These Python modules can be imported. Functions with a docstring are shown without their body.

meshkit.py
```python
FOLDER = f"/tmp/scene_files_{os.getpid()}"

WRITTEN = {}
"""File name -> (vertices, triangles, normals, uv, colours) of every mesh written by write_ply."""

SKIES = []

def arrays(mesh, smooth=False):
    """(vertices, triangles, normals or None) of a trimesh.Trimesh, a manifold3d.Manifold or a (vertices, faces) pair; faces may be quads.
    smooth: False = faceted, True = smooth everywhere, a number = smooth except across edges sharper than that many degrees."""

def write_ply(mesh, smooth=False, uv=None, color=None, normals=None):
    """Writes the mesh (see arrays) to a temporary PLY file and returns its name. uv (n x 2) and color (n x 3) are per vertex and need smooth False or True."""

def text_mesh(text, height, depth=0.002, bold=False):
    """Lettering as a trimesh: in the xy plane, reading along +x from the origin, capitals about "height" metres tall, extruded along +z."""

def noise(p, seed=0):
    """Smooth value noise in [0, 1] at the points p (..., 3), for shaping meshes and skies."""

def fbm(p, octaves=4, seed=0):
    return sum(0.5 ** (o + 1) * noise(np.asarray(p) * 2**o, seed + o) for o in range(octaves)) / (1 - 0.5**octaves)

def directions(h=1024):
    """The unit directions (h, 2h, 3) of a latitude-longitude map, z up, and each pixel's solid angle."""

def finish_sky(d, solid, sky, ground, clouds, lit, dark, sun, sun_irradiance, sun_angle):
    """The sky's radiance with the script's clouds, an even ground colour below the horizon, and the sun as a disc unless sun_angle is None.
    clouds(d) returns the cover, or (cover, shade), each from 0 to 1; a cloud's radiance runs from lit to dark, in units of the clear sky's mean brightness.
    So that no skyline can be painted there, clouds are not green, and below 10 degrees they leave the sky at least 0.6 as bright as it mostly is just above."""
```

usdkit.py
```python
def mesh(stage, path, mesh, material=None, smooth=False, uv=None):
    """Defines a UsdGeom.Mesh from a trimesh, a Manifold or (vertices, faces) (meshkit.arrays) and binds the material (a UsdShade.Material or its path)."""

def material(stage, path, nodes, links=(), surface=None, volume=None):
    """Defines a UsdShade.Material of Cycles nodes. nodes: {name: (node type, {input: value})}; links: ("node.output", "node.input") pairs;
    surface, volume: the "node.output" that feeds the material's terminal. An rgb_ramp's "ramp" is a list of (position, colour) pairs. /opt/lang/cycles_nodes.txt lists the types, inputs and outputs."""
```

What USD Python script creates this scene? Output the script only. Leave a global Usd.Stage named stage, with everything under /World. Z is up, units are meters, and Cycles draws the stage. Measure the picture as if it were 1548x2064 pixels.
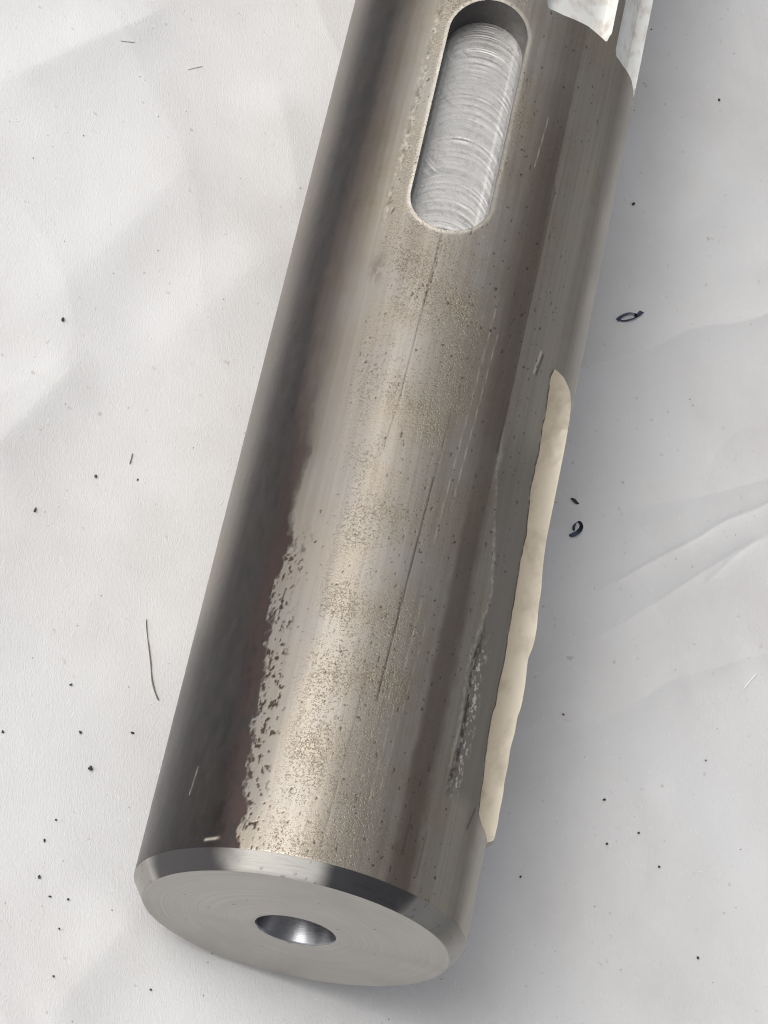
import math, random
import numpy as np, trimesh, manifold3d as m3, shapely.geometry as sg
import usdkit, meshkit
from pxr import Usd, UsdGeom, UsdLux, UsdShade, Sdf, Gf, Vt

stage = Usd.Stage.CreateInMemory()
UsdGeom.SetStageUpAxis(stage, 'Z'); UsdGeom.SetStageMetersPerUnit(stage, 1.0)
UsdGeom.Xform.Define(stage, '/World'); UsdGeom.Scope.Define(stage, '/World/Looks')
rng = np.random.default_rng(7)
T = Sdf.ValueTypeNames

# ------------------------------------------------------------------ camera
R = 0.040                                   # shaft radius
PX_W, PX_H, F = 1548, 2064, 5898.33         # photograph and focal length in its pixels
P = np.array([-0.52080232, 2.45969731, 17.19466655])      # near end of the axis, camera frame (x right, y down, z forward), in radii
A = np.array([0.19899908, -0.87836271, 0.43460133]); A /= np.linalg.norm(A)
PSI = math.radians(24.0)                    # the camera stands this far left of straight above the axis
_c = -(P + 3 * A); _w = _c - A * (_c @ A); _w /= np.linalg.norm(_w); _r = np.cross(_w, A); _r *= np.sign(_r[0])
UP = _w * math.cos(PSI) + _r * math.sin(PSI)
XW = _r * math.cos(PSI) - _w * math.sin(PSI)
M = np.array([XW, A, UP])                   # camera frame -> world
CAM = M @ (-P) * R + np.array([0, 0, R])
cam = UsdGeom.Camera.Define(stage, '/World/camera')
cam.CreateHorizontalApertureAttr(36.0); cam.CreateVerticalApertureAttr(48.0)
cam.CreateFocalLengthAttr(F * 36.0 / PX_W); cam.CreateClippingRangeAttr(Gf.Vec2f(0.01, 200))
ax, ay, az = M @ np.array([1, 0, 0]), M @ np.array([0, -1, 0]), M @ np.array([0, 0, -1])
mat = Gf.Matrix4d(*[float(v) for row in (np.r_[ax, 0], np.r_[ay, 0], np.r_[az, 0], np.r_[CAM, 1]) for v in row])
UsdGeom.Xformable(cam).AddTransformOp().Set(mat)
cam.CreateExposureAttr(-0.12)


def ray(px, py):
    d = M @ np.array([(px - PX_W / 2) / F, (py - PX_H / 2) / F, 1.0])
    return d / np.linalg.norm(d)


def on_plane(px, py, z=0.0):
    d = ray(px, py); t = (z - CAM[2]) / d[2]
    return CAM + d * t


# ------------------------------------------------------------------ sky and sun
SUN_CROSS, SUN_ALONG = math.radians(-19.0), math.radians(1.0)   # from the view's cross direction, and towards the far end
_p = SUN_CROSS - PSI
sun = np.array([math.sin(_p) * math.cos(SUN_ALONG), math.sin(SUN_ALONG), math.cos(_p) * math.cos(SUN_ALONG)])
elev, rot = math.asin(sun[2]), math.atan2(sun[0], sun[1])
dl = UsdLux.DistantLight.Define(stage, '/World/sun')
dl.CreateIntensityAttr(0.27); dl.CreateAngleAttr(38.0); dl.CreateNormalizeAttr(True); dl.CreateColorAttr(Gf.Vec3f(1, 0.965, 0.92))
zax = sun; xax = np.cross([0, 1.0, 0], zax); xax /= np.linalg.norm(xax); yax = np.cross(zax, xax)
UsdGeom.Xformable(dl).AddTransformOp().Set(Gf.Matrix4d(*[float(v) for row in (np.r_[xax, 0], np.r_[yax, 0], np.r_[zax, 0], [0, 0, 5, 1]) for v in row]))
sky = usdkit.material(stage, '/World/Looks/sky', {
    'sky': ('sky_texture', {'sky_type': 'single_scattering', 'sun_disc': False, 'sun_elevation': elev, 'sun_rotation': rot, 'aerosol_density': 3.0}),
    'bw': ('rgb_to_bw', {}), 'grey': ('combine_color', {}),
    'mix': ('mix_color', {'fac': 0.88}),
    'bg': ('background_shader', {'strength': 0.165})},
    [('sky.color', 'bw.color'), ('bw.val', 'grey.r'), ('bw.val', 'grey.g'), ('bw.val', 'grey.b'),
     ('sky.color', 'mix.a'), ('grey.color', 'mix.b'), ('mix.result', 'bg.color')], surface='bg.background')
dome = UsdLux.DomeLight.Define(stage, '/World/sky')
UsdShade.MaterialBindingAPI.Apply(dome.GetPrim()).Bind(sky)
dome.GetPrim().SetCustomDataByKey('kind', 'structure')

# ------------------------------------------------------------------ helpers
used = {}


def path(name, parent='/World'):
    k = (str(parent), name); used[k] = used.get(k, -1) + 1
    return f'{parent}/{name}' + (f'_{used[k]:03d}' if used[k] else '')


def tag(prim, label=None, cat=None, group=None, kind=None):
    for k, v in (('label', label), ('category', cat), ('group', group), ('kind', kind)):
        if v: prim.SetCustomDataByKey(k, v)
    return prim


def normals(v, f):
    n = np.zeros_like(v); c = np.cross(v[f[:, 1]] - v[f[:, 0]], v[f[:, 2]] - v[f[:, 0]])
    for k in range(3): np.add.at(n, f[:, k], c)
    return n / np.maximum(np.linalg.norm(n, axis=1, keepdims=True), 1e-30)


def put(name, v, f, material, parent='/World', n=None, attrs=None, smooth=None):
    """One Mesh prim; attrs are float3 primvars per vertex."""
    p = path(name, parent)
    if n is None and smooth is not None:
        m = usdkit.mesh(stage, p, (v, f), material, smooth=smooth)
    else:
        m = usdkit.mesh(stage, p, (v, f), material)
        if n is not None:
            m.CreateNormalsAttr(Vt.Vec3fArray.FromNumpy(n.astype(np.float32))); m.SetNormalsInterpolation('vertex')
        for k, a in (attrs or {}).items():
            UsdGeom.PrimvarsAPI(m).CreatePrimvar(k, T.Float3Array, 'vertex').Set(Vt.Vec3fArray.FromNumpy(np.ascontiguousarray(a, np.float32)))
    return m.GetPrim()


def thing(name, label, cat, loc=(0, 0, 0), group=None):
    x = UsdGeom.Xform.Define(stage, path(name)); x.AddTranslateOp().Set(Gf.Vec3d(*map(float, loc)))
    return tag(x.GetPrim(), label, cat, group)


def sm(x, a, b):
    t = np.clip((x - a) / (b - a), 0, 1); return t * t * (3 - 2 * t)


def fbm2(u, v, o=3, seed=0):
    return meshkit.fbm(np.stack([u, v, np.zeros_like(u) + 0.37], -1), o, seed)


# ------------------------------------------------------------------ materials
def metal(name, base, rough, tint2=None, scale=(900, 60), bump=0.15, var=0.12, aniso=0.0, spot=None, metallic=1.0, spot_scale=170.0):
    """Bare steel: grain stretched along the axis, mottled base colour, uneven roughness."""
    t2 = tint2 or tuple(c * 0.8 for c in base)
    nodes = {
        'at': ('attribute', {'attribute': 'flat'}),
        'mp': ('mapping', {'scale': (scale[0], scale[1], scale[0])}),
        'gr': ('noise_texture', {'scale': 1.0, 'detail': 4.0, 'roughness': 0.6}),
        'mo': ('noise_texture', {'scale': 140.0, 'detail': 4.0, 'roughness': 0.6}),
        'col': ('mix_color', {'a': base, 'b': t2}),
        'rr': ('map_range', {'from_min': 0.25, 'from_max': 0.75, 'to_min': rough - var, 'to_max': rough + var}),
        'bp': ('bump', {'strength': bump, 'distance': 0.0004}),
        'p': ('principled_bsdf', {'metallic': metallic})}
    links = [('at.vector', 'mp.vector'), ('mp.vector', 'gr.vector'), ('at.vector', 'mo.vector'), ('mo.fac', 'col.fac'),
             ('col.result', 'p.base_color'), ('gr.fac', 'rr.value'), ('rr.result', 'p.roughness'), ('gr.fac', 'bp.height'), ('bp.normal', 'p.normal')]
    if spot:
        nodes.update({'sn': ('noise_texture', {'scale': spot_scale, 'detail': 3.0, 'roughness': 0.55}), 'sr': ('map_range', {'from_min': 0.50, 'from_max': 0.72, 'to_min': 0.0, 'to_max': 0.5, 'clamp': True}), 'sc': ('mix_color', {'b': spot})})
        links.remove(('col.result', 'p.base_color'))
        links += [('at.vector', 'sn.vector'), ('sn.fac', 'sr.value'), ('sr.result', 'sc.fac'), ('col.result', 'sc.a'), ('sc.result', 'p.base_color')]
    return usdkit.material(stage, '/World/Looks/' + name, nodes, links, surface='p.BSDF')


M_face = usdkit.material(stage, '/World/Looks/turned_end_steel', {
    'at': ('attribute', {'attribute': 'flat'}), 'mp': ('mapping', {'scale': (25, 0, 3200)}), 'ring': ('noise_texture', {'scale': 1.0, 'detail': 3.0, 'roughness': 0.6}),
    'g': ('geometry', {}), 'mo': ('noise_texture', {'scale': 38.0, 'detail': 5.0, 'roughness': 0.6, 'distortion': 0.6}),
    'cr': ('rgb_ramp', {'ramp': [(0.3, (0.36, 0.34, 0.318)), (0.5, (0.43, 0.41, 0.385)), (0.7, (0.475, 0.455, 0.43))]}),
    'rw': ('map_range', {'from_min': 0.3, 'from_max': 0.7, 'to_min': 0.86, 'to_max': 1.05}), 'rc': ('combine_color', {}), 'm': ('mix_color', {'blend_type': 'multiply', 'fac': 1.0}),
    'sp': ('noise_texture', {'scale': 420.0, 'detail': 2.0}), 'st': ('map_range', {'from_min': 0.71, 'from_max': 0.76, 'to_min': 0.0, 'to_max': 0.7, 'clamp': True}), 'm2': ('mix_color', {'b': (0.12, 0.105, 0.09)}),
    'r': ('map_range', {'from_min': 0.3, 'from_max': 0.7, 'to_min': 0.38, 'to_max': 0.52}), 'bp': ('bump', {'strength': 0.12, 'distance': 0.0002}), 'p': ('principled_bsdf', {'metallic': 1.0})},
    [('at.vector', 'mp.vector'), ('mp.vector', 'ring.vector'), ('g.position', 'mo.vector'), ('mo.fac', 'cr.fac'), ('ring.fac', 'rw.value'), ('rw.result', 'rc.r'), ('rw.result', 'rc.g'), ('rw.result', 'rc.b'),
     ('cr.color', 'm.a'), ('rc.color', 'm.b'), ('g.position', 'sp.vector'), ('sp.fac', 'st.value'), ('st.result', 'm2.fac'), ('m.result', 'm2.a'), ('m2.result', 'p.base_color'),
     ('mo.fac', 'r.value'), ('r.result', 'p.roughness'), ('ring.fac', 'bp.height'), ('bp.normal', 'p.normal')], surface='p.BSDF')
M_chamfer = usdkit.material(stage, '/World/Looks/polished_chamfer_steel', {
    'w': ('attribute', {'attribute': 'wear_and_refl'}), 'ws': ('separate_xyz', {}), 'at': ('attribute', {'attribute': 'flat'}),
    'mp': ('mapping', {'scale': (120, 3500, 1)}), 'n': ('noise_texture', {'scale': 1.0, 'detail': 4.0, 'roughness': 0.6}),
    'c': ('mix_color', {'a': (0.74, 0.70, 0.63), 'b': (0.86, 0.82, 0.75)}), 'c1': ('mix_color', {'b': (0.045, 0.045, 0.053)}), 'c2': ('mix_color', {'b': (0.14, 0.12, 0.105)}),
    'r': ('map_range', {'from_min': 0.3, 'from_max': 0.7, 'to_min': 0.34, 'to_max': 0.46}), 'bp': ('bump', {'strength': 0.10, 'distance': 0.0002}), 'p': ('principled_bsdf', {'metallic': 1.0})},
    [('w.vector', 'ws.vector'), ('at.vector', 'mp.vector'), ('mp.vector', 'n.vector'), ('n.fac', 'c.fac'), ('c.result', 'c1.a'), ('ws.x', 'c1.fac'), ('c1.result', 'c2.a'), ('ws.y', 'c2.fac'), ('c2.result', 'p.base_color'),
     ('n.fac', 'r.value'), ('r.result', 'p.roughness'), ('n.fac', 'bp.height'), ('bp.normal', 'p.normal')], surface='p.BSDF')
M_hole = metal('bored_steel', (0.36, 0.36, 0.37), 0.27, (0.27, 0.27, 0.285), (200, 3000), 0.05, 0.05)
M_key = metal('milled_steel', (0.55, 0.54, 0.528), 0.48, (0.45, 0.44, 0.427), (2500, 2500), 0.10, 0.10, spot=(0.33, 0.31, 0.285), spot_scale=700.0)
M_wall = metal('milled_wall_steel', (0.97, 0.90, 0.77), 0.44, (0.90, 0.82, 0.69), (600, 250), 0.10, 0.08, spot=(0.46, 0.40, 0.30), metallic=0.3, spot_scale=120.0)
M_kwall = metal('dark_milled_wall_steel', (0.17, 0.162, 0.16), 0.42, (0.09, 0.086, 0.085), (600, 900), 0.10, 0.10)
M_spline = metal('milled_spline_steel', (0.86, 0.865, 0.84), 0.5, (0.76, 0.755, 0.72), (700, 60), 0.08, 0.10, spot=(0.48, 0.36, 0.28), metallic=0.4, spot_scale=230.0)

# the worn body: primvars wear = (tarnish, corrosion with painted reflection bands, pits), wear_and_refl2 = (speckle, matte patch with painted dark strip, bright rub)
body_nodes = {
    'at': ('attribute', {'attribute': 'flat'}),
    'w': ('attribute', {'attribute': 'wear_and_refl'}), 'ws': ('separate_xyz', {}),
    'w2': ('attribute', {'attribute': 'wear_and_refl2'}), 'w2s': ('separate_xyz', {}),
    'm1': ('mapping', {'scale': (700, 14, 1)}), 'streak': ('noise_texture', {'scale': 1.0, 'detail': 5.0, 'roughness': 0.65}),
    'mot': ('noise_texture', {'scale': 55.0, 'detail': 5.0, 'roughness': 0.62}),
    'spk': ('noise_texture', {'scale': 1700.0, 'detail': 3.0, 'roughness': 0.65, 'distortion': 1.0}),
    'spo': ('math', {'math_type': 'multiply_add', 'value2': 0.42}), 'spt': ('map_range', {'from_min': 0.595, 'from_max': 0.67, 'to_min': 1.0, 'to_max': 0.0, 'clamp': True}),
    'spm': ('math', {'math_type': 'multiply'}),
    'steel': ('rgb_ramp', {'ramp': [(0.25, (0.272, 0.248, 0.218)), (0.5, (0.325, 0.300, 0.268)), (0.75, (0.368, 0.342, 0.309))]}),
    'warm': ('rgb_ramp', {'ramp': [(0.3, (1.0, 0.92, 0.77)), (0.7, (0.98, 0.98, 0.99))]}),
    'c0': ('mix_color', {'blend_type': 'multiply', 'fac': 0.8}),
    'c1': ('mix_color', {'b': (0.014, 0.014, 0.018)}),
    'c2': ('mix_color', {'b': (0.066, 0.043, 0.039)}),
    'c3': ('mix_color', {'b': (0.19, 0.175, 0.165)}),
    'c4': ('mix_color', {'b': (0.80, 0.74, 0.63)}),
    'c5': ('mix_color', {'b': (0.062, 0.044, 0.036)}),
    'sd': ('math', {'math_type': 'multiply', 'value2': 0.40}),
    'c6': ('mix_color', {'b': (0.07, 0.055, 0.042)}),
    'r0': ('map_range', {'from_min': 0.3, 'from_max': 0.7, 'to_min': 0.29, 'to_max': 0.40}),
    'r1': ('math', {'math_type': 'multiply_add', 'value2': 0.16}),
    'r2': ('math', {'math_type': 'multiply_add', 'value2': 0.10}), 'r3': ('math', {'math_type': 'multiply_add', 'value2': -0.07}),
    'mt': ('math', {'math_type': 'multiply_add', 'value2': -0.10, 'value3': 0.90}),
    'hsum': ('math', {'math_type': 'multiply_add', 'value2': -1.0}),
    'hs2': ('math', {'math_type': 'multiply', 'value2': 0.25}),
    'bp': ('bump', {'strength': 0.42, 'distance': 0.00010}),
    'p': ('principled_bsdf', {})}
body_links = [('w.vector', 'ws.vector'), ('w2.vector', 'w2s.vector'), ('at.vector', 'm1.vector'), ('m1.vector', 'streak.vector'),
    ('at.vector', 'mot.vector'), ('at.vector', 'spk.vector'), ('mot.fac', 'spo.value1'), ('spk.fac', 'spo.value3'), ('spo.value', 'spt.value'), ('spt.result', 'spm.value1'), ('w2s.x', 'spm.value2'),
    ('streak.fac', 'steel.fac'), ('mot.fac', 'warm.fac'), ('steel.color', 'c0.a'), ('warm.color', 'c0.b'),
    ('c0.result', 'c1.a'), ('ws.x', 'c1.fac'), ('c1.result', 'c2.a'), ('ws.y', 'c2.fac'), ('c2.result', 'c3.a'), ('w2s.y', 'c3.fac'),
    ('c3.result', 'c4.a'), ('w2s.z', 'c4.fac'), ('c4.result', 'c5.a'), ('ws.z', 'c5.fac'),
    ('spm.value', 'sd.value1'), ('c5.result', 'c6.a'), ('sd.value', 'c6.fac'), ('c6.result', 'p.base_color'),
    ('mot.fac', 'r0.value'), ('w2s.y', 'r1.value1'), ('r0.result', 'r1.value3'), ('ws.y', 'r2.value1'), ('r1.value', 'r2.value3'), ('ws.x', 'r3.value1'), ('r2.value', 'r3.value3'), ('r3.value', 'p.roughness'),
    ('ws.y', 'mt.value1'), ('mt.value', 'p.metallic'),
    ('streak.fac', 'hs2.value1'), ('spm.value', 'hsum.value1'), ('hs2.value', 'hsum.value3'), ('hsum.value', 'bp.height'), ('bp.normal', 'p.normal')]
M_body = usdkit.material(stage, '/World/Looks/worn_steel', body_nodes, body_links, surface='p.BSDF')

# ------------------------------------------------------------------ cloth
GX, GY = (-0.42, 0.46), (-0.30, 0.72)


def crease(x, y, a, b, width, height, sharp=1.0):
    """A fold line from pixel a to pixel b of the cloth (found once on the plane), with soft ends."""
    A0, B0 = on_plane(*a)[:2], on_plane(*b)[:2]
    d = B0 - A0; L = np.hypot(*d); d = d / L
    t = ((x - A0[0]) * d[0] + (y - A0[1]) * d[1]) / L
    q = (-(x - A0[0]) * d[1] + (y - A0[1]) * d[0]) + 0.004 * (fbm2(x * 40 + 3, y * 40, 2, 5) - 0.5)
    return height * np.exp(-np.abs(q / width) ** sharp) * sm(t, -0.15, 0.2) * (1 - sm(t, 0.8, 1.15))


FOLDS = [((1235, 1175), (1600, 985), 0.0011, -0.0011, 1.0), ((1225, 1215), (1600, 1020), 0.008, 0.0010, 1.6), ((1200, 1290), (1600, 1050), 0.0020, -0.0008, 1.0), ((1450, 1165), (1560, 1070), 0.0012, -0.0006, 1.0), ((1090, 1290), (1320, 1180), 0.010, -0.0018, 2.0),
         ((0, 170), (330, 20), 0.008, 0.0017, 1.4), ((60, 640), (400, 320), 0.014, 0.0022, 1.6), ((-60, 930), (150, 730), 0.009, 0.0021, 1.5),
         ((330, 700), (560, 500), 0.012, 0.0018, 1.7), ((560, 180), (600, 420), 0.010, 0.0013, 1.5), ((100, 2060), (280, 1830), 0.010, 0.0019, 1.6),
         ((1150, 1530), (1360, 1590), 0.007, -0.0017, 1.6), ((1290, 270), (1400, 420), 0.010, -0.0016, 1.8), ((1330, 500), (1548, 250), 0.014, 0.0020, 1.8),
         ((1400, 1400), (1548, 1330), 0.010, -0.0010, 1.7), ((1280, 2064), (1430, 1780), 0.014, 0.0010, 1.8), ((150, 1300), (280, 1000), 0.012, 0.0009, 1.7),
         ((1440, 560), (1600, 500), 0.006, 0.0008, 1.3)]


def cloth_height(x, y):
    h = 0.0050 * (fbm2(x * 9 + 2, y * 7 + 5, 3, 1) - 0.5) + 0.0014 * (fbm2(x * 34, y * 26, 3, 2) - 0.5)
    for a, b, wd, ht, s in FOLDS: h = h + crease(x, y, a, b, wd, ht, s)
    h = h - 0.085 * 0.02 * np.logaddexp(0, (x - 0.055) / 0.02)
    wx, wy = x + 0.010 * (fbm2(x * 30 + 7, y * 30, 2, 51) - 0.5), y + 0.010 * (fbm2(x * 30, y * 30 + 9, 2, 52) - 0.5)
    u, v = 0.8 * wx + 0.6 * wy, -0.6 * wx + 0.8 * wy
    r1, r2 = 1 - np.abs(2 * meshkit.noise(np.stack([u * 8, v * 20, u * 0], -1), 53) - 1), 1 - np.abs(2 * meshkit.noise(np.stack([u * 26, v * 17, u * 0 + 3.3], -1), 54) - 1)
    h = h + 0.0030 * r1 ** 3 * meshkit.noise(np.stack([x * 12, y * 12, x * 0 + 1.7], -1), 55) + 0.0014 * r2 ** 4 * meshkit.noise(np.stack([x * 15, y * 15, x * 0 + 4.7], -1), 56)
    under = np.exp(-(x / 0.022) ** 2) * sm(y, -0.03, 0.01)
    return (h - 0.0004) * (1 - under) - 0.0002


gx = np.concatenate([np.linspace(GX[0], -0.132, 50)[:-1], np.arange(-0.132, 0.168, 0.00065), np.linspace(0.168, GX[1], 52)])
gy = np.concatenate([np.linspace(GY[0], -0.045, 40)[:-1], np.arange(-0.045, 0.362, 0.0007), np.linspace(0.362, GY[1], 60)])
nx, ny = len(gx), len(gy)
X, Y = np.meshgrid(gx, gy, indexing='ij')
Z = cloth_height(X, Y)
edge = np.minimum.reduce([X - GX[0], GX[1] - X, Y - GY[0], GY[1] - Y])
Z = Z - 0.012 * (1 - sm(edge, 0, 0.05))
v = np.stack([X, Y, Z], -1).reshape(-1, 3)
i = np.arange(nx * ny).reshape(nx, ny)
q = np.stack([i[:-1, :-1], i[1:, :-1], i[1:, 1:], i[:-1, 1:]], -1).reshape(-1, 4)
f = np.vstack([q[:, [0, 1, 2]], q[:, [0, 2, 3]]])
M_cloth = usdkit.material(stage, '/World/Looks/white_cloth', {
    'tc': ('geometry', {}),
    'dirt': ('noise_texture', {'scale': 16.0, 'detail': 5.0, 'roughness': 0.6}),
    'dr': ('rgb_ramp', {'ramp': [(0.3, (0.70, 0.68, 0.665)), (0.52, (0.765, 0.755, 0.745)), (0.75, (0.79, 0.785, 0.785))]}),
    'mA': ('mapping', {'rotation': (0, 0, 0.7), 'scale': (3200, 700, 1)}), 'thA': ('noise_texture', {'scale': 1.0, 'detail': 2.0, 'roughness': 0.5}),
    'mB': ('mapping', {'rotation': (0, 0, -0.75), 'scale': (3200, 700, 1)}), 'thB': ('noise_texture', {'scale': 1.0, 'detail': 2.0, 'roughness': 0.5}),
    'add': ('math', {'math_type': 'add'}),
    'fz': ('noise_texture', {'scale': 900.0, 'detail': 3.0, 'roughness': 0.65}),
    'add2': ('math', {'math_type': 'add'}),
    'fl': ('noise_texture', {'scale': 420.0, 'detail': 2.0, 'roughness': 0.5}),
    'fls': ('map_range', {'from_min': 0.70, 'from_max': 0.78, 'to_min': 0.0, 'to_max': 0.5, 'clamp': True}),
    'c': ('mix_color', {'b': (0.42, 0.36, 0.32)}),
    'bp': ('bump', {'strength': 0.42, 'distance': 0.0002}),
    'p': ('principled_bsdf', {'roughness': 0.62, 'specular_ior_level': 0.35, 'sheen_weight': 0.1})},
    [('tc.position', 'dirt.vector'), ('dirt.fac', 'dr.fac'), ('tc.position', 'mA.vector'), ('mA.vector', 'thA.vector'), ('tc.position', 'mB.vector'), ('mB.vector', 'thB.vector'),
     ('thA.fac', 'add.value1'), ('thB.fac', 'add.value2'), ('tc.position', 'fz.vector'), ('add.value', 'add2.value1'), ('fz.fac', 'add2.value2'),
     ('tc.position', 'fl.vector'), ('fl.fac', 'fls.value'), ('fls.result', 'c.fac'), ('dr.color', 'c.a'), ('c.result', 'p.base_color'),
     ('add2.value', 'bp.height'), ('bp.normal', 'p.normal')], surface='p.BSDF')
tag(put('cloth', v, f, M_cloth, n=normals(v, f)), 'wrinkled off white cloth spread flat under the steel shaft', 'cloth', kind='structure')

M_ground = usdkit.material(stage, '/World/Looks/asphalt', {
    'g': ('geometry', {}), 'n': ('noise_texture', {'scale': 180.0, 'detail': 6.0}),
    'r': ('rgb_ramp', {'ramp': [(0.3, (0.035, 0.035, 0.036)), (0.7, (0.075, 0.073, 0.07))]}),
    'b': ('bump', {'strength': 0.6, 'distance': 0.003}), 'p': ('principled_bsdf', {'roughness': 0.9})},
    [('g.position', 'n.vector'), ('n.fac', 'r.fac'), ('r.color', 'p.base_color'), ('n.fac', 'b.height'), ('b.normal', 'p.normal')], surface='p.BSDF')
S = 60.0
tag(put('ground', np.array([[-S, -S, -0.02], [S, -S, -0.02], [S, S, -0.02], [-S, S, -0.02]]), np.array([[0, 1, 2], [0, 2, 3]]), M_ground), 'dark asphalt yard around the cloth', kind='structure')

# ------------------------------------------------------------------ the shaft, as one solid cut by its keyways and spline grooves
# phi is measured round the axis from the middle of the view (degrees, clockwise to the right), s along it from the near face in radii
LEN, CH, RF = 11.0, 0.110, 0.925
K1 = dict(c=-3.3, hw=0.2546, s0=4.300, s1=6.070, depth=0.232)
SH = 6.120
GROOVES = [31.4 + 36 * k for k in range(6)]


def xyz(phi, s, rad):
    p = np.radians(phi) - PSI
    return np.stack([R * rad * np.sin(p), R * s, R * rad * np.cos(p) + R], -1)


def phis_of(v):
    x, z = v[:, 0] / R, (v[:, 2] - R) / R
    return (np.degrees(np.arctan2(x, z) + PSI) + 180) % 360 - 180, v[:, 1] / R, np.hypot(x, z)


def lip(phi, s):
    """The outer lip of the side keyway is bruised and bulges outwards."""
    a = np.exp(-((phi - 89) / 6.5) ** 2) * sm(s, 0.775, 0.80) * (1 - sm(s, 2.35, 2.85))
    return 0.042 * a * (0.95 + 0.9 * (fbm2(s * 5, s * 0, 2, 9) - 0.5))


def seg_dist(phi, s, a, b):
    """Distance in radii to a polyline segment on the unrolled skin."""
    x, y = np.radians(phi), s; ax_, ay_ = math.radians(a[0]), a[1]; bx, by = math.radians(b[0]), b[1]
    dx, dy = bx - ax_, by - ay_; t = np.clip(((x - ax_) * dx + (y - ay_) * dy) / (dx * dx + dy * dy), 0, 1)
    return np.hypot(x - ax_ - t * dx, y - ay_ - t * dy), t


EDGE_S = [0.10, 0.32, 0.60, 0.90, 1.20, 1.54, 1.87, 2.10, 2.37, 2.70, 3.06, 3.77, 4.3, 5.0, 6.2, 11]
EDGE_P = [-25.3, -25.7, -27.7, -28.6, -31.0, -33.8, -34.6, -32.6, -33.9, -33.2, -37.0, -40, -40, -38, -37, -37]
WORN_S = [0.70, 0.82, 1.20, 1.61, 1.82, 2.10, 2.55, 2.79, 3.1]
WORN_P = [40.5, 41.6, 42.8, 41.2, 43.0, 45.0, 39.0, 36.2, 35.6]
SCRATCHES = [  # (phi, s) to (phi, s), half width in radii, strength: dark > 0, bright < 0
    ((12.2, 2.62), (9.4, 1.13), 0.0050, 1.0), ((13.4, 3.10), (12.2, 2.62), 0.0030, 0.6), ((-3.8, 4.27), (-5.3, 3.10), 0.0042, 0.75), ((-2.7, 4.2), (-4.3, 3.75), 0.003, 0.55),
    ((-5.3, 3.10), (-7.0, 2.72), 0.0035, 0.6), ((21.5, 3.95), (17.0, 2.2), 0.0026, -0.5), ((24.0, 3.70), (20.5, 2.45), 0.0026, -0.55), ((17.5, 1.9), (14.2, 0.5), 0.0026, -0.35),
    ((20.6, 1.7), (17.0, 0.6), 0.0024, -0.3), ((25.8, 5.35), (24.4, 4.95), 0.003, -0.6), ((34.8, 4.9), (34.2, 3.3), 0.0048, 0.75), ((34.2, 3.3), (33.6, 2.95), 0.008, 0.6),
    ((12.0, 1.35), (10.5, 0.35), 0.0030, 0.35), ((4.6, 1.35), (2.0, 0.2), 0.0040, 0.4), ((-49, 0.62), (-50, 0.45), 0.0035, -0.45), ((30.0, 0.55), (29.5, 0.30), 0.006, 0.6),
    ((37.5, 0.5), (36.8, 0.22), 0.005, 0.5), ((60.0, 0.80), (57.5, 0.66), 0.010, 0.9), ((44.0, 3.60), (45.6, 3.75), 0.012, 0.8), ((43.0, 3.60), (44.4, 3.76), 0.010, -0.8)]


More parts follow.
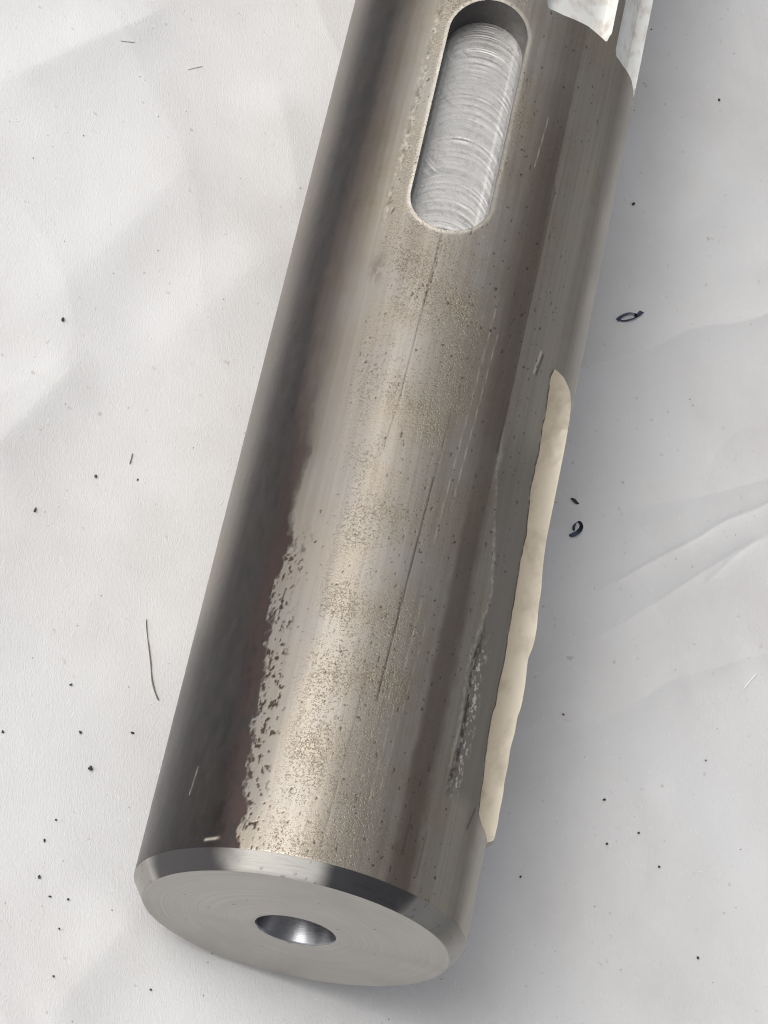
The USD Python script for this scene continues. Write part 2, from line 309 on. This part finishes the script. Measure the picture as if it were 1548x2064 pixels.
def wear_and_refl(phi, s):
    n1, n2, n3 = fbm2(phi * 0.35, s * 9, 4, 11), fbm2(phi * 0.9, s * 26, 3, 12), fbm2(phi * 1.1 + 50, s * 34, 3, 13)
    e = np.interp(s, EDGE_S, EDGE_P)
    near = 1 - sm(s, 1.85, 2.9)
    soft = 1.2 + 17 * (1 - near)
    d = e - phi + (n1 - 0.5) * (2 + 9 * near) + (n2 - 0.5) * 5 * near            # degrees inside the tarnish
    tarn = sm(d, -soft * 0.5, soft * 0.5) * (0.90 + 0.12 * (n1 - 0.5))
    tarn *= 1 - 0.75 * (1 - sm(phi, -78, -55)) * sm(s, 1.3, 2.0)  # lighter outer edge painted in as the reflected cloth
    rust_and_bands = np.exp(-((d - 3.0) / 5.5) ** 2) * (d > -0.5) * (1 - sm(s, 2.6, 3.4)) * sm(n1, 0.30, 0.62) * 0.9
    rust_and_bands += 0.55 * np.exp(-((phi + 77) / 6.5) ** 2) * (1 - sm(s, 1.25, 1.5)) * sm(n1, 0.25, 0.6)
    rust_and_bands += 0.5 * np.exp(-((phi + 24) / 3.2) ** 2) * np.exp(-((s - 3.98) / 0.10) ** 2) * sm(n2, 0.4, 0.62)
    rust_and_bands += 0.28 * np.exp(-((d - 1.5) / 6.0) ** 2) * sm(s, 2.4, 3.2) * (1 - sm(s, 4.5, 6))
    refl_bands = 0.62 * sm(phi + (n1 - 0.5) * 3, 19, 29) * (1 - sm(phi + (n2 - 0.5) * 1.0, 33.6, 34.8)) * sm(s, 2.3, 3.1) * (1 - 0.5 * sm(s, 5.0, 6.0))  # brown bands painted in for dark reflections of the surroundings
    refl_bands += 0.62 * sm(phi + (n1 - 0.5) * 3, 24, 28) * (1 - sm(phi + (n1 - 0.5) * 4, 33, 38)) * (1 - sm(s, 2.2, 3.0))
    refl_bands += 0.45 * sm(d, -14, 2) * sm(s, 2.6, 3.6) + 0.30 * np.exp(-((phi + 13) / 5) ** 2) * sm(s, 3.6, 4.4) * (1 - sm(s, 5.2, 6))
    refl_bands += 0.22 * sm(phi, 36, 50) * sm(s, 5.0, 6.0)
    rust_and_bands = rust_and_bands + refl_bands * (1 - tarn)
    band = sm(d, -9.5, -6.0) * (1 - sm(d, -0.5, 0.5)) * (1 - sm(s, 1.9, 2.2))
    pits = band * sm(n3, 0.55, 0.60)
    pits += 0.8 * sm(n3, 0.70, 0.735) * (phi > -25) * (phi < 50)
    # speckled corrosion, densest in the middle
    spk = sm(phi, -27, -17) * (1 - sm(phi, 8, 30)) * sm(fbm2(phi * 0.12, s * 3.1, 3, 21), 0.32, 0.55)
    spk = np.maximum(spk, 0.35 * sm(phi, -30, -20) * (1 - sm(phi, 28, 50)))
    smooth_strip = np.exp(-((phi + 20.5) / 5.5) ** 2) * (1 - sm(s, 2.2, 3.0)); spk *= 1 - 0.9 * smooth_strip
    # rubbed matte patch beside the side keyway
    we = np.interp(s, WORN_S, WORN_P) + (n2 - 0.5) * 3.0
    inside = sm(phi - we, -0.4, 0.4) * (phi < 75) * sm(s, 0.72, 0.86) * (1 - sm(s, 2.9, 3.3))
    hb = np.interp(s, [0.2, 0.3, 1.07, 1.56, 2.05, 3.0, 4.0], [-21, -20, -16.5, -13.5, -12.5, -11.5, -11])  # left border of the highlight; the smooth strip up to it is painted darker
    matte = 0.55 * inside + 0.42 * (1 - tarn) * sm(hb - phi + (n1 - 0.5) * 3, -1.5, 3.0) * (1 - sm(s, 3.0, 4.6)) * sm(s, 0.15, 0.4)
    rub = 0.32 * np.exp(-((phi - we + 0.8) / 0.55) ** 2) * sm(s, 0.8, 1) * (1 - sm(s, 2.9, 3.2)) * sm(n3, 0.38, 0.55)
    rub += 0.85 * inside * np.exp(-((phi - we - 4.2) / 2.2) ** 2) * (1 - sm(s, 1.65, 1.85)) * sm(n3, 0.56, 0.60)
    pits += 0.8 * inside * np.exp(-((phi - we - 1.0) / 1.6) ** 2) * (1 - sm(s, 1.65, 1.95)) * sm(n2, 0.50, 0.56)
    ke = np.interp(s, K2_S, K2_P)
    pits += 0.85 * np.exp(-((phi - ke + 0.35) / 0.55) ** 2) * sm(s, 0.78, 0.85) * (1 - sm(s, 3.7, 3.76)) * sm(n2, 0.30, 0.5)
    rub += 0.7 * np.exp(-((phi - ke + 0.3) / 0.6) ** 2) * (s > 0.8) * (s < 3.6) * sm(n3, 0.60, 0.68)
    # edges of the top keyway: a worn rim painted pale like a bevel catching light, with dirt beside it
    tt = np.sin(np.radians(phi - K1['c'])); sc = np.clip(s, K1['s0'] + K1['hw'], K1['s1'] - K1['hw'])
    kd = np.hypot(tt, s - sc) - K1['hw']
    kd = np.where(np.abs(phi - K1['c']) < 60, kd, 9)
    rub += 0.75 * np.exp(-((kd - 0.012) / 0.013) ** 2) * (0.55 + 0.9 * (n2 - 0.35)) + 0.18 * np.exp(-np.maximum(kd, 0) / 0.10) * n1
    # a raised pitted line left of the top keyway
    ln = np.exp(-((phi + 24.5 - (s - 5) * 1.3) / 1.4) ** 2) * sm(s, 4.2, 4.5) * (1 - sm(s, 5.9, 6.1))
    rub += 0.4 * ln * sm(n3, 0.5, 0.6); pits += 0.4 * ln * sm(n2, 0.56, 0.62)
    # thin pale rub along the tarnish edge and near chamfer
    rub += 0.12 * np.exp(-((d + 1.2) / 0.9) ** 2) * sm(s, 1.6, 2.4) * near
    dd, _ = seg_dist(phi, s, (-37.5, 0.155), (-32.5, 0.165)); rub += 0.75 * np.exp(-(dd / 0.008) ** 2) * sm(n2, 0.35, 0.5)
    for a, b, wd, st in SCRATCHES:
        dd, t = seg_dist(phi, s, a, b)
        g = np.exp(-(dd / wd) ** 2) * (0.45 + 1.1 * n2) * abs(st) * 0.8
        if st > 0: pits = pits + g
        else: rub = rub + g
    flank = sm(phi, 46, 60); spk *= 1 - flank
    rub = np.clip(rub, 0, 1); pits = np.clip(pits * (1 - 0.7 * tarn), 0, 1)
    return np.stack([np.clip(tarn, 0, 1), np.clip(rust_and_bands, 0, 1), pits], -1), np.stack([np.clip(spk, 0, 1) * (1 - tarn), np.clip(matte, 0, 1), rub], -1)


K2C = 72.0
K2UP = [(63.8, 0.80), (62.6, 0.93), (61.4, 1.035), (60.6, 1.17), (58.8, 1.367), (59.9, 1.46), (59.4, 1.60), (60.2, 1.734), (58.8, 1.95), (59.0, 2.093), (57.4, 2.386), (57.7, 2.59), (54.4, 2.90), (55.0, 3.116), (54.1, 3.286), (53.8, 3.478), (52.6, 3.608), (53.4, 3.68), (54.2, 3.735)]
K2_S = np.linspace(0.80, 3.735, 150)
K2_P = np.interp(K2_S, [p[1] for p in K2UP], [p[0] for p in K2UP])
K2_P = K2_P + 2.2 * (fbm2(K2_S * 12, K2_S * 0, 3, 41) - 0.5)


def revolve_grid(phi, prof):
    """A closed solid of revolution from a profile of (s, radius) rows, first and last on the axis; returns vertices, faces."""
    s, rad = prof[:, 0], prof[:, 1]
    n, m = len(phi), len(s)
    PH, SS = np.meshgrid(phi, s[1:-1], indexing='ij'); RA = np.broadcast_to(rad[1:-1], PH.shape).copy()
    skin = RA > 0.9999
    RA = RA + np.where(skin, lip(PH, SS), 0)
    v = xyz(PH.ravel(), SS.ravel(), RA.ravel()); mm = m - 2
    v = np.vstack([v, xyz(np.zeros(1), s[:1], np.zeros(1)), xyz(np.zeros(1), s[-1:], np.zeros(1))])
    i = np.arange(n * mm).reshape(n, mm); j = np.roll(i, -1, 0)
    q = np.stack([i[:, :-1], i[:, 1:], j[:, 1:], j[:, :-1]], -1).reshape(-1, 4)
    a, b = n * mm, n * mm + 1
    f = np.vstack([q[:, [0, 1, 2]], q[:, [0, 2, 3]], np.stack([np.full(n, a), i[:, 0], j[:, 0]], -1), np.stack([np.full(n, b), j[:, -1], i[:, -1]], -1)])
    return v, f


def solid(v, f):
    m = trimesh.Trimesh(v, f, process=False)
    if m.volume < 0: f = f[:, ::-1]
    return m3.Manifold(m3.Mesh(np.ascontiguousarray(v, np.float32), np.ascontiguousarray(f, np.uint32)))


phi_g = np.concatenate([np.arange(-100, 82, 0.4), np.arange(82, 100, 0.3), np.arange(100, 260, 3.0)])
s_g = np.concatenate([np.arange(CH, 6.9, 0.0068), np.linspace(6.9, LEN, 40)])
HR = 0.239
prof = [(1.2, 0.0), (1.18, 0.05), (0.82, 0.052), (0.80, 0.058), (0.012, HR * 0.99), (0.0, HR + 0.006)]
prof += [(0.0, r) for r in np.linspace(HR + 0.03, RF - 0.004, 14)] + [(0.0015, RF)]
prof += [(CH * t, RF + (1 - RF) * t - 0.0) for t in np.linspace(0.12, 0.97, 9)] + [(s, 1.0) for s in s_g] + [(LEN, 0.99), (LEN, 0.0)]
bv, bf = revolve_grid(phi_g, np.array(prof))
shaft = solid(bv, bf).as_original()


def cutter(poly, phi_c, floor, top=1.3, refine=None, warp=None):
    """A pocket: the polygon in (tangent, s) radii, extruded along the radius at phi_c from the floor outwards."""
    p = math.radians(phi_c) - PSI
    nrm, tan = np.array([math.sin(p), 0, math.cos(p)]), np.array([math.cos(p), 0, -math.sin(p)])
    m = m3.CrossSection([np.asarray(sg.polygon.orient(poly).exterior.coords)[:-1]]).extrude(top - floor)
    if refine: m = m.refine_to_length(refine)
    me = m.to_mesh(); a = np.asarray(me.vert_properties)[:, :3].astype(float); tri = np.asarray(me.tri_verts)
    if warp is not None: a = warp(a)
    v = R * (a[:, :1] * tan + a[:, 1:2] * np.array([0, 1.0, 0]) + (a[:, 2:3] + floor) * nrm) + np.array([0, 0, R])
    return solid(v, tri).as_original()


def tool_marks(a):
    a = a.copy(); fl = a[:, 2] < 1e-5
    x, y = a[fl, 0] - math.sin(math.radians(K1['c'] - K1dir)), a[fl, 1]; hw = K1['hw']
    r = 0.27
    up = y - np.sqrt(np.maximum(r * r - x * x, 0)); dn = y + np.sqrt(np.maximum(r * r - x * x, 0))
    side = sm(-x, 0.02, 0.18)
    g = meshkit.noise(np.stack([up * 60, x * 2.5, x * 0], -1), 31) + 0.6 * meshkit.noise(np.stack([up * 130, x * 4, x * 0], -1), 32)
    g2 = meshkit.noise(np.stack([dn * 60, x * 3, x * 0], -1), 33)
    rand = fbm2(x * 9, y * 7, 3, 34)
    h = 0.0019 * (g - 0.8) * (0.35 + 1.2 * sm(rand, 0.35, 0.65)) + 0.0022 * (g2 - 0.5) * side * sm(fbm2(x * 6 + 9, y * 9, 2, 35), 0.42, 0.62)
    step = 0.0025 * sm(np.abs(x + 0.012) , 0.195, 0.215)
    rim = sm(hw - np.hypot(x, y - np.clip(y, K1['s0'] + hw, K1['s1'] - hw)), 0.0, 0.02)
    a[fl, 2] += (h + step) * rim
    return a


K1poly = sg.LineString([(0, K1['s0'] + K1['hw']), (0, K1['s1'] - K1['hw'])]).buffer(K1['hw'], quad_segs=24)
from shapely import affinity
K1dir = 0.6
K1poly2 = affinity.translate(K1poly, math.sin(math.radians(K1['c'] - K1dir)), 0)
cut1 = cutter(K1poly2, K1dir, 1 - K1['depth'] - 0.033, refine=0.007, warp=tool_marks)

ss, pp = K2_S, K2_P
left = np.stack([np.sin(np.radians(pp - K2C)), ss], -1)
tlow = math.sin(math.radians(88.5 - K2C))
right = np.array([(-0.19, 3.755), (-0.02, 3.745), (0.07, 3.71), (0.13, 3.655), (0.18, 3.58), (0.22, 3.48), (0.25, 3.34), (0.266, 3.22), (tlow, 3.05), (tlow, 0.83), (tlow - 0.02, 0.78), (tlow - 0.08, 0.765), (-0.06, 0.765)])
K2poly = sg.Polygon(np.vstack([left, right])).buffer(0)
cut2 = cutter(K2poly, K2C, 0.76, top=1.3)


def groove_cutter(c):
    hw, fr = 15.9, 0.912
    an = np.radians(np.linspace(-hw, hw, 25))
    inner = np.stack([fr * np.sin(an), fr * np.cos(an)], -1)
    outer = np.array([(1.25 * math.sin(math.radians(hw)) * 0.98, 1.25 * math.cos(math.radians(hw))), (-1.25 * math.sin(math.radians(hw)) * 0.98, 1.25 * math.cos(math.radians(hw)))])
    m = m3.CrossSection([np.asarray(sg.polygon.orient(sg.Polygon(np.vstack([inner, outer]))).exterior.coords)[:-1]]).extrude(LEN + 1 - SH)
    me = m.to_mesh(); a = np.asarray(me.vert_properties)[:, :3].astype(float); tri = np.asarray(me.tri_verts)
    ph = np.degrees(np.arctan2(a[:, 0], a[:, 1])); rad = np.hypot(a[:, 0], a[:, 1]); s = a[:, 2] + SH
    # the corner on the clockwise side runs out on a slant
    s = np.where(np.isclose(a[:, 2], 0), s + 0.13 * sm(ph, 12.6, 15.9) + 0.05 * (1 - sm(ph, -15.9, -14.2)), s)
    return solid(xyz(ph + c, s, rad), tri).as_original()


cuts = [cut1, cut2] + [groove_cutter(c) for c in GROOVES]
res = shaft
for c in cuts: res = res - c
me = res.to_mesh()
V = np.asarray(me.vert_properties)[:, :3].astype(float); TRI = np.asarray(me.tri_verts)
own = np.empty(len(TRI), int)
ridx = np.asarray(me.run_index) // 3; roid = np.asarray(me.run_original_id)
for k, o in enumerate(roid): own[ridx[k]:ridx[k + 1]] = o
ids = {shaft.original_id(): 'shaft'}
for k, c in enumerate(cuts): ids[c.original_id()] = k


def piece(mask):
    f = TRI[mask]; u, inv = np.unique(f, return_inverse=True)
    return V[u], inv.reshape(-1, 3)


def flat(v):
    p, s, r = phis_of(v)
    return np.stack([np.radians(p) * R * np.maximum(r, 0.2), s * R, r * R], -1)


T_ = thing('steel_shaft', 'worn steel shaft with keyways lying across the white cloth', 'shaft')
TP = T_.GetPath()
cen = V[TRI].mean(1); cp, cs, cr = phis_of(cen)
is_b = own == shaft.original_id()
skin = is_b & (cs > CH * 0.985) & (cr > 0.985)
cham = is_b & (cs <= CH * 0.985) & (cr > RF - 0.003)
hole = is_b & (cr < HR + 0.004) & (cs < 2)
face = is_b & (cs < 0.02) & ~hole & ~cham
rest = is_b & ~(skin | cham | hole | face)
for nm, mk, mtl, lab in (('body', skin, M_body, None), ('chamfer', cham, M_chamfer, None), ('end_face', face, M_face, None), ('centre_hole', hole, M_hole, None), ('far_face', rest, M_face, None)):
    if not mk.any(): continue
    v, f = piece(mk); ph, s, r = phis_of(v)
    at = {'flat': flat(v)}
    if nm == 'body':
        w1, w2 = wear_and_refl(ph, s); at['wear_and_refl'], at['wear_and_refl2'] = w1, w2
        nr = normals(v, f)
        dz = -0.0011 * w1[:, 2] - 0.0005 * w2[:, 1]
        rv = np.stack([np.sin(np.radians(ph) - PSI), 0 * ph, np.cos(np.radians(ph) - PSI)], -1)
        v2 = v + rv * (dz * R)[:, None]
        n = normals(v2, f)
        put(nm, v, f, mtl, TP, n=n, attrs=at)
    else:
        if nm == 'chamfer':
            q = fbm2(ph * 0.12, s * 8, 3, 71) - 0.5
            t = sm(ph + 14 * q, -76, -60) * (1 - sm(ph + 8 * q, -36, -20)) + sm(ph + 6 * q, 0, 9) * (1 - sm(ph + 16 * q, 32, 50))  # sky reflection painted in: bright middle, blue-black to either side
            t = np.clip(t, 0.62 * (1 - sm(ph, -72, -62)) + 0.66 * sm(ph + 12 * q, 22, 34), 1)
            at['wear_and_refl'] = np.stack([0.92 * t, sm(fbm2(ph * 0.7, s * 40, 3, 72), 0.66, 0.72) * 0.5, 0 * t], -1)
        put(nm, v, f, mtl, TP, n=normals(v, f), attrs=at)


def split_smooth(v, f, deg=25):
    m = trimesh.graph.smooth_shade(trimesh.Trimesh(v, f, process=False), angle=math.radians(deg), facet_minarea=None)
    v, f = np.array(m.vertices), np.array(m.faces)
    return v, f, normals(v, f)


for k, c in enumerate(cuts):
    mk = own == c.original_id()
    if not mk.any(): continue
    v, f = piece(mk)
    v, f, n = split_smooth(v, f)
    if k == 0:
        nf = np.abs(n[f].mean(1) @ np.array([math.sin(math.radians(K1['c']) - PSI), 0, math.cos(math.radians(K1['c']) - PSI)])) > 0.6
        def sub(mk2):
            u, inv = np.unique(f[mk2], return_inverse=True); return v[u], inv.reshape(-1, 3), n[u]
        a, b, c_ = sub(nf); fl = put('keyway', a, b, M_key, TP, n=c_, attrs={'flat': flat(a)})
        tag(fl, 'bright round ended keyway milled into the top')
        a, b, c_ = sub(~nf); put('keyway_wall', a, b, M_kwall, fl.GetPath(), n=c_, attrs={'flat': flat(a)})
    elif k == 1: tag(put('keyway', v, f, M_wall, TP, n=n, attrs={'flat': flat(v)}), 'cream lit side keyway with ragged upper edge')
    else: put('spline_groove', v, f, M_spline, TP, n=n, attrs={'flat': flat(v)})

# ------------------------------------------------------------------ crumbs, shavings and threads on the cloth
M_crumb = usdkit.material(stage, '/World/Looks/black_crumb', {'p': ('principled_bsdf', {'base_color': (0.03, 0.03, 0.033), 'roughness': 0.5})}, [], surface='p.BSDF')
M_swarf = usdkit.material(stage, '/World/Looks/blued_swarf', {'p': ('principled_bsdf', {'base_color': (0.10, 0.115, 0.16), 'metallic': 1.0, 'roughness': 0.3})}, [], surface='p.BSDF')
M_thread = usdkit.material(stage, '/World/Looks/brown_thread', {'p': ('principled_bsdf', {'base_color': (0.17, 0.14, 0.12), 'roughness': 0.8})}, [], surface='p.BSDF')
M_grit = usdkit.material(stage, '/World/Looks/grit', {'p': ('principled_bsdf', {'base_color': (0.22, 0.19, 0.17), 'roughness': 0.8})}, [], surface='p.BSDF')
M_fibre = usdkit.material(stage, '/World/Looks/pale_fibre', {'p': ('principled_bsdf', {'base_color': (0.42, 0.40, 0.37), 'roughness': 0.8})}, [], surface='p.BSDF')
M_lint = usdkit.material(stage, '/World/Looks/white_lint', {'p': ('principled_bsdf', {'base_color': (0.92, 0.91, 0.90), 'roughness': 0.8})}, [], surface='p.BSDF')
MM = 1548 / (0.080 * 686 / 0.080) * 0 + R / 343.0      # metres per photograph pixel near the shaft


def seat(px, py):
    p = on_plane(px, py, 0.0); h = float(cloth_height(np.array([p[0]]), np.array([p[1]]))[0]); p = on_plane(px, py, h)
    return np.array([p[0], p[1], float(cloth_height(np.array([p[0]]), np.array([p[1]]))[0])])


def lump(wx, wy, seed):
    g = np.random.default_rng(seed); q = g.normal(size=(26, 3)); q = q / np.linalg.norm(q, axis=1)[:, None] * g.uniform(0.6, 1.0, (26, 1))
    m = trimesh.convex.convex_hull(q)
    v = np.array(m.vertices); v = v + 0.25 * g.normal(size=v.shape) * 0.5; v *= 0.92
    return v * np.array([wx, wy, min(wx, wy) * 0.8]) / 2, m.faces


def crumb(px, py, wx, wy, ang, label, seed, group=None):
    p = seat(px, py); v, f = lump(wx * MM, wy * MM, seed)
    c, s = math.cos(ang), math.sin(ang); v = v @ np.array([[c, s, 0], [-s, c, 0], [0, 0, 1]])
    v = v + p - np.array([0, 0, v[:, 2].min() + 0.00005])
    tag(put('crumb', v, f, M_crumb, smooth=40), label, 'crumb', group)


G = 'black crumbs scattered on the cloth'
CR = [(1449, 201, 9, 12, .2, 'small black crumb high on the cloth, rightmost of all crumbs right of the shaft top'), (1276, 411, 9, 14, -.5, 'black oval crumb close beside the right edge of the shaft, level with the top keyway'),
      (126, 644, 9, 14, .1, 'dark speckled crumb highest on the cloth left of the shaft'), (70, 1028, 8, 16, 0, 'long black crumb near the left border, halfway up the cloth'),
      (192, 960, 8, 10, .3, 'small dark crumb up and right of the long black crumb near the left border'), (181, 1549, 14, 13, .4, 'largest black crumb left of the near end of the shaft'),
      (161, 1476, 11, 7, 0, 'flat dark crumb just above the largest crumb left of the shaft'), (266, 1477, 12, 6, 0, 'narrow flat crumb between the largest crumb and the left edge of the shaft'),
      (142, 1380, 9, 7, .6, 'greyish crumb below left of the long brown thread'), (5, 1475, 8, 8, 0, 'dark crumb cut by the left border of the picture, level with the flat crumbs'),
      (78, 1768, 8, 11, -.3, 'dark crumb left of the chamfered end, beside the left border'), (101, 1807, 12, 5, .2, 'thin sliver crumb just below the crumb left of the chamfered end'),
      (137, 1813, 7, 7, .3, 'tiny dark crumb right of the thin sliver'), (89, 1694, 7, 9, .2, 'small dark crumb above the crumb left of the chamfered end'),
      (1408, 1930, 9, 9, .5, 'round black crumb at lower right, alone on the cloth'), (1287, 1679, 8, 8, .2, 'small dark crumb right of the near end of the shaft, uppermost of its pair'),
      (1222, 1701, 9, 7, .7, 'small dark crumb right of the near end of the shaft, lower left of its pair'), (1329, 1747, 9, 9, .1, 'dark crumb right of and below the pair beside the shaft end'),
      (1218, 1612, 13, 8, .5, 'pale grey crumb at the foot of the dark fold right of the keyway end'), (1135, 1440, 7, 7, 0, 'tiny dark crumb close right of the side keyway'),
      (277, 967, 6, 9, 0, 'tiny upright crumb left of the shaft below the short dark fibre'), (1049, 1767, 7, 8, .3, 'tiny dark crumb beside the right corner of the shaft end'),
      (1313, 59, 5, 6, 0, 'tiny dark crumb beside the splined part of the shaft'), (119, 1872, 7, 6, 0, 'tiny dark crumb at lower left below the sliver'), (107, 1968, 7, 7, 0, 'dark speck crumb near the lower left corner'),
      (303, 1995, 7, 7, 0, 'dark speck crumb under the left part of the shaft end, near the bottom border'), (112, 1653, 6, 6, 0, 'tiny crumb between the largest left crumb and the crumb below it'), (1424, 1532, 7, 5, 0, 'tiny dark crumb at the right of the dark fold')]
for k, (px, py, wx, wy, an, lab) in enumerate(CR): crumb(px, py, wx, wy, an, lab, 60 + k, G)


def ribbon(pts, w, lift, name, label, cat, material, twist=0.0, closed=False):
    """A flat curl of metal through photograph points, standing on the cloth."""
    P3 = np.array([seat(*p) for p in pts]); P3[:, 2] += np.asarray(lift) * MM
    t = np.linspace(0, len(P3) - 1, 6 * len(P3)); from scipy.interpolate import CubicSpline
    C = CubicSpline(np.arange(len(P3)), P3)(t); D = np.gradient(C, axis=0); D /= np.linalg.norm(D, axis=1)[:, None]
    side = np.cross(D, [0, 0, 1.0]); side /= np.linalg.norm(side, axis=1)[:, None]; upv = np.cross(side, D)
    wv = 1.4 * np.interp(t, np.arange(len(P3)), np.broadcast_to(w, len(P3))) * MM
    an = twist * t; ww = side * np.cos(an)[:, None] + upv * np.sin(an)[:, None]; th = np.cross(D, ww)
    ring = [C + ww * wv[:, None] / 2 + th * 0.00006, C - ww * wv[:, None] / 2 + th * 0.00006, C - ww * wv[:, None] / 2 - th * 0.00006, C + ww * wv[:, None] / 2 - th * 0.00006]
    v = np.stack(ring, 1); n = len(C); idx = np.arange(n * 4).reshape(n, 4)
    q = np.stack([idx[:-1], np.roll(idx, -1, 1)[:-1], np.roll(idx, -1, 1)[1:], idx[1:]], -1).reshape(-1, 4)
    f = np.vstack([q[:, [0, 1, 2]], q[:, [0, 2, 3]], [[0, 2, 1], [0, 3, 2]], [[n * 4 - 4, n * 4 - 3, n * 4 - 2], [n * 4 - 4, n * 4 - 2, n * 4 - 1]]])
    v = v.reshape(-1, 3); floor = cloth_height(v[:, 0], v[:, 1]) + 0.00005; v[:, 2] = np.maximum(v[:, 2], floor)
    tag(put(name, v, f, material, smooth=40), label, cat)


ribbon([(1244, 646), (1256, 636), (1272, 632), (1281, 637), (1274, 643), (1257, 647), (1250, 643)], [7, 5, 5, 8, 6, 4, 3], [2, 4, 6, 5, 3, 2, 2], 'metal_shaving', 'curled dark metal shaving with a tail right of the shaft above the side keyway', 'shaving', M_swarf, 0.5)
ribbon([(1279, 638), (1288, 633), (1292, 629), (1297, 631)], [6, 7, 9, 3], [2, 3, 3, 2], 'metal_shaving', 'small hooked dark shaving touching the right end of the curled one', 'shaving', M_swarf, 0.4)
ribbon([(1147, 1078), (1156, 1078), (1166, 1070), (1168, 1060), (1161, 1054), (1155, 1060), (1156, 1070)], [5, 8, 8, 6, 6, 7, 4], [2, 3, 6, 8, 9, 6, 3], 'metal_shaving', 'bluish curled metal shaving lying right beside the side keyway', 'shaving', M_swarf, 0.35)
ribbon([(1150, 1006), (1156, 1009), (1160, 1013), (1166, 1015)], [3, 7, 6, 2], [2, 3, 3, 2], 'metal_shaving', 'tiny straight dark flake above the bluish shaving beside the side keyway', 'shaving', M_crumb)


def thread(pts, rad, label, material, name='thread'):
    P3 = np.array([seat(*p) for p in pts]); t = np.linspace(0, len(P3) - 1, 8 * len(P3)); from scipy.interpolate import CubicSpline
    C = CubicSpline(np.arange(len(P3)), P3)(t); C[:, 2] = cloth_height(C[:, 0], C[:, 1]) + rad * MM
    D = np.gradient(C, axis=0); D /= np.linalg.norm(D, axis=1)[:, None]; side = np.cross(D, [0, 0, 1.0]); side /= np.linalg.norm(side, axis=1)[:, None]; upv = np.cross(side, D)
    rr = rad * MM * (0.6 + 0.8 * meshkit.noise(np.stack([t * 2, t * 0, t * 0], -1), 5)) * np.clip(np.minimum(t, t[-1] - t) * 2 + 0.3, 0.3, 1)
    k = 6; an = np.linspace(0, 2 * np.pi, k, endpoint=False)
    v = C[:, None] + rr[:, None, None] * (np.cos(an)[None, :, None] * side[:, None] + np.sin(an)[None, :, None] * upv[:, None])
    n = len(C); idx = np.arange(n * k).reshape(n, k)
    q = np.stack([idx[:-1], np.roll(idx, -1, 1)[:-1], np.roll(idx, -1, 1)[1:], idx[1:]], -1).reshape(-1, 4)
    f = np.vstack([q[:, [0, 1, 2]], q[:, [0, 2, 3]]])
    tag(put(name, v.reshape(-1, 3), f, material, smooth=60), label, 'thread')


thread([(295, 1248), (297, 1285), (303, 1335), (306, 1370), (313, 1398), (320, 1412)], 1.5, 'long thin brown thread curving down the cloth left of the shaft', M_thread)
thread([(267, 914), (264, 925), (261, 936)], 1.4, 'short dark fibre left of the shaft at half height', M_thread)
thread([(242, 82), (256, 84), (272, 86)], 0.9, 'pale short fibre near the top left of the cloth', M_fibre)
thread([(378, 141), (393, 137), (408, 134)], 0.8, 'pale short fibre right of the other one near the top left', M_fibre)
thread([(1502, 1388), (1512, 1374), (1524, 1358)], 1.3, 'short white fibre at the right border below the creases', M_lint)

# lint: short pale fibres nobody could count
LV, LF = [], []
for k in range(1500):
    px, py = rng.uniform(-20, 1570), rng.uniform(-20, 2090)
    p = on_plane(px, py); L, a = rng.uniform(4, 16) * MM, rng.choice([0.75, -0.7]) + rng.normal(0, 0.5)
    w = rng.uniform(0.5, 1.1) * MM * 0.5
    d = np.array([math.cos(a), math.sin(a)]); e = np.array([-d[1], d[0]])
    t = np.linspace(-0.5, 0.5, 4); bow = rng.normal(0, 0.12)
    c = p[:2] + (t * L)[:, None] * d + (bow * L * (t * t))[:, None] * e
    xs = np.vstack([c + e * w, c - e * w]); z = cloth_height(xs[:, 0], xs[:, 1]) + 0.00009
    top = np.column_stack([xs, z + 0.00004]); b = len(LV) * 8
    LV.append(top)
    for j in range(3): LF += [[b + j, b + 4 + j, b + 5 + j], [b + j, b + 5 + j, b + 1 + j]]
tag(put('lint', np.vstack(LV), np.array(LF), M_lint), 'tiny pale lint fibres all over the cloth', 'lint', kind='stuff')
GV, GF = [], []
for k in range(230):
    px, py = rng.uniform(0, 1548), rng.uniform(0, 2064)
    if rng.random() > (0.35 + 0.65 * (py / 2064)): continue
    p = on_plane(px, py); r = rng.uniform(0.6, 1.7) * MM
    m = trimesh.creation.icosphere(0); v = m.vertices * r * rng.uniform(0.6, 1.3, (1, 3)) + np.array([p[0], p[1], float(cloth_height(p[:1], p[1:2])[0]) + r * 0.4])
    GF.append(m.faces + len(GV) * 12); GV.append(v)
tag(put('grit', np.vstack(GV), np.vstack(GF), M_grit), 'fine dark grit specks strewn over the cloth', 'grit', kind='stuff')
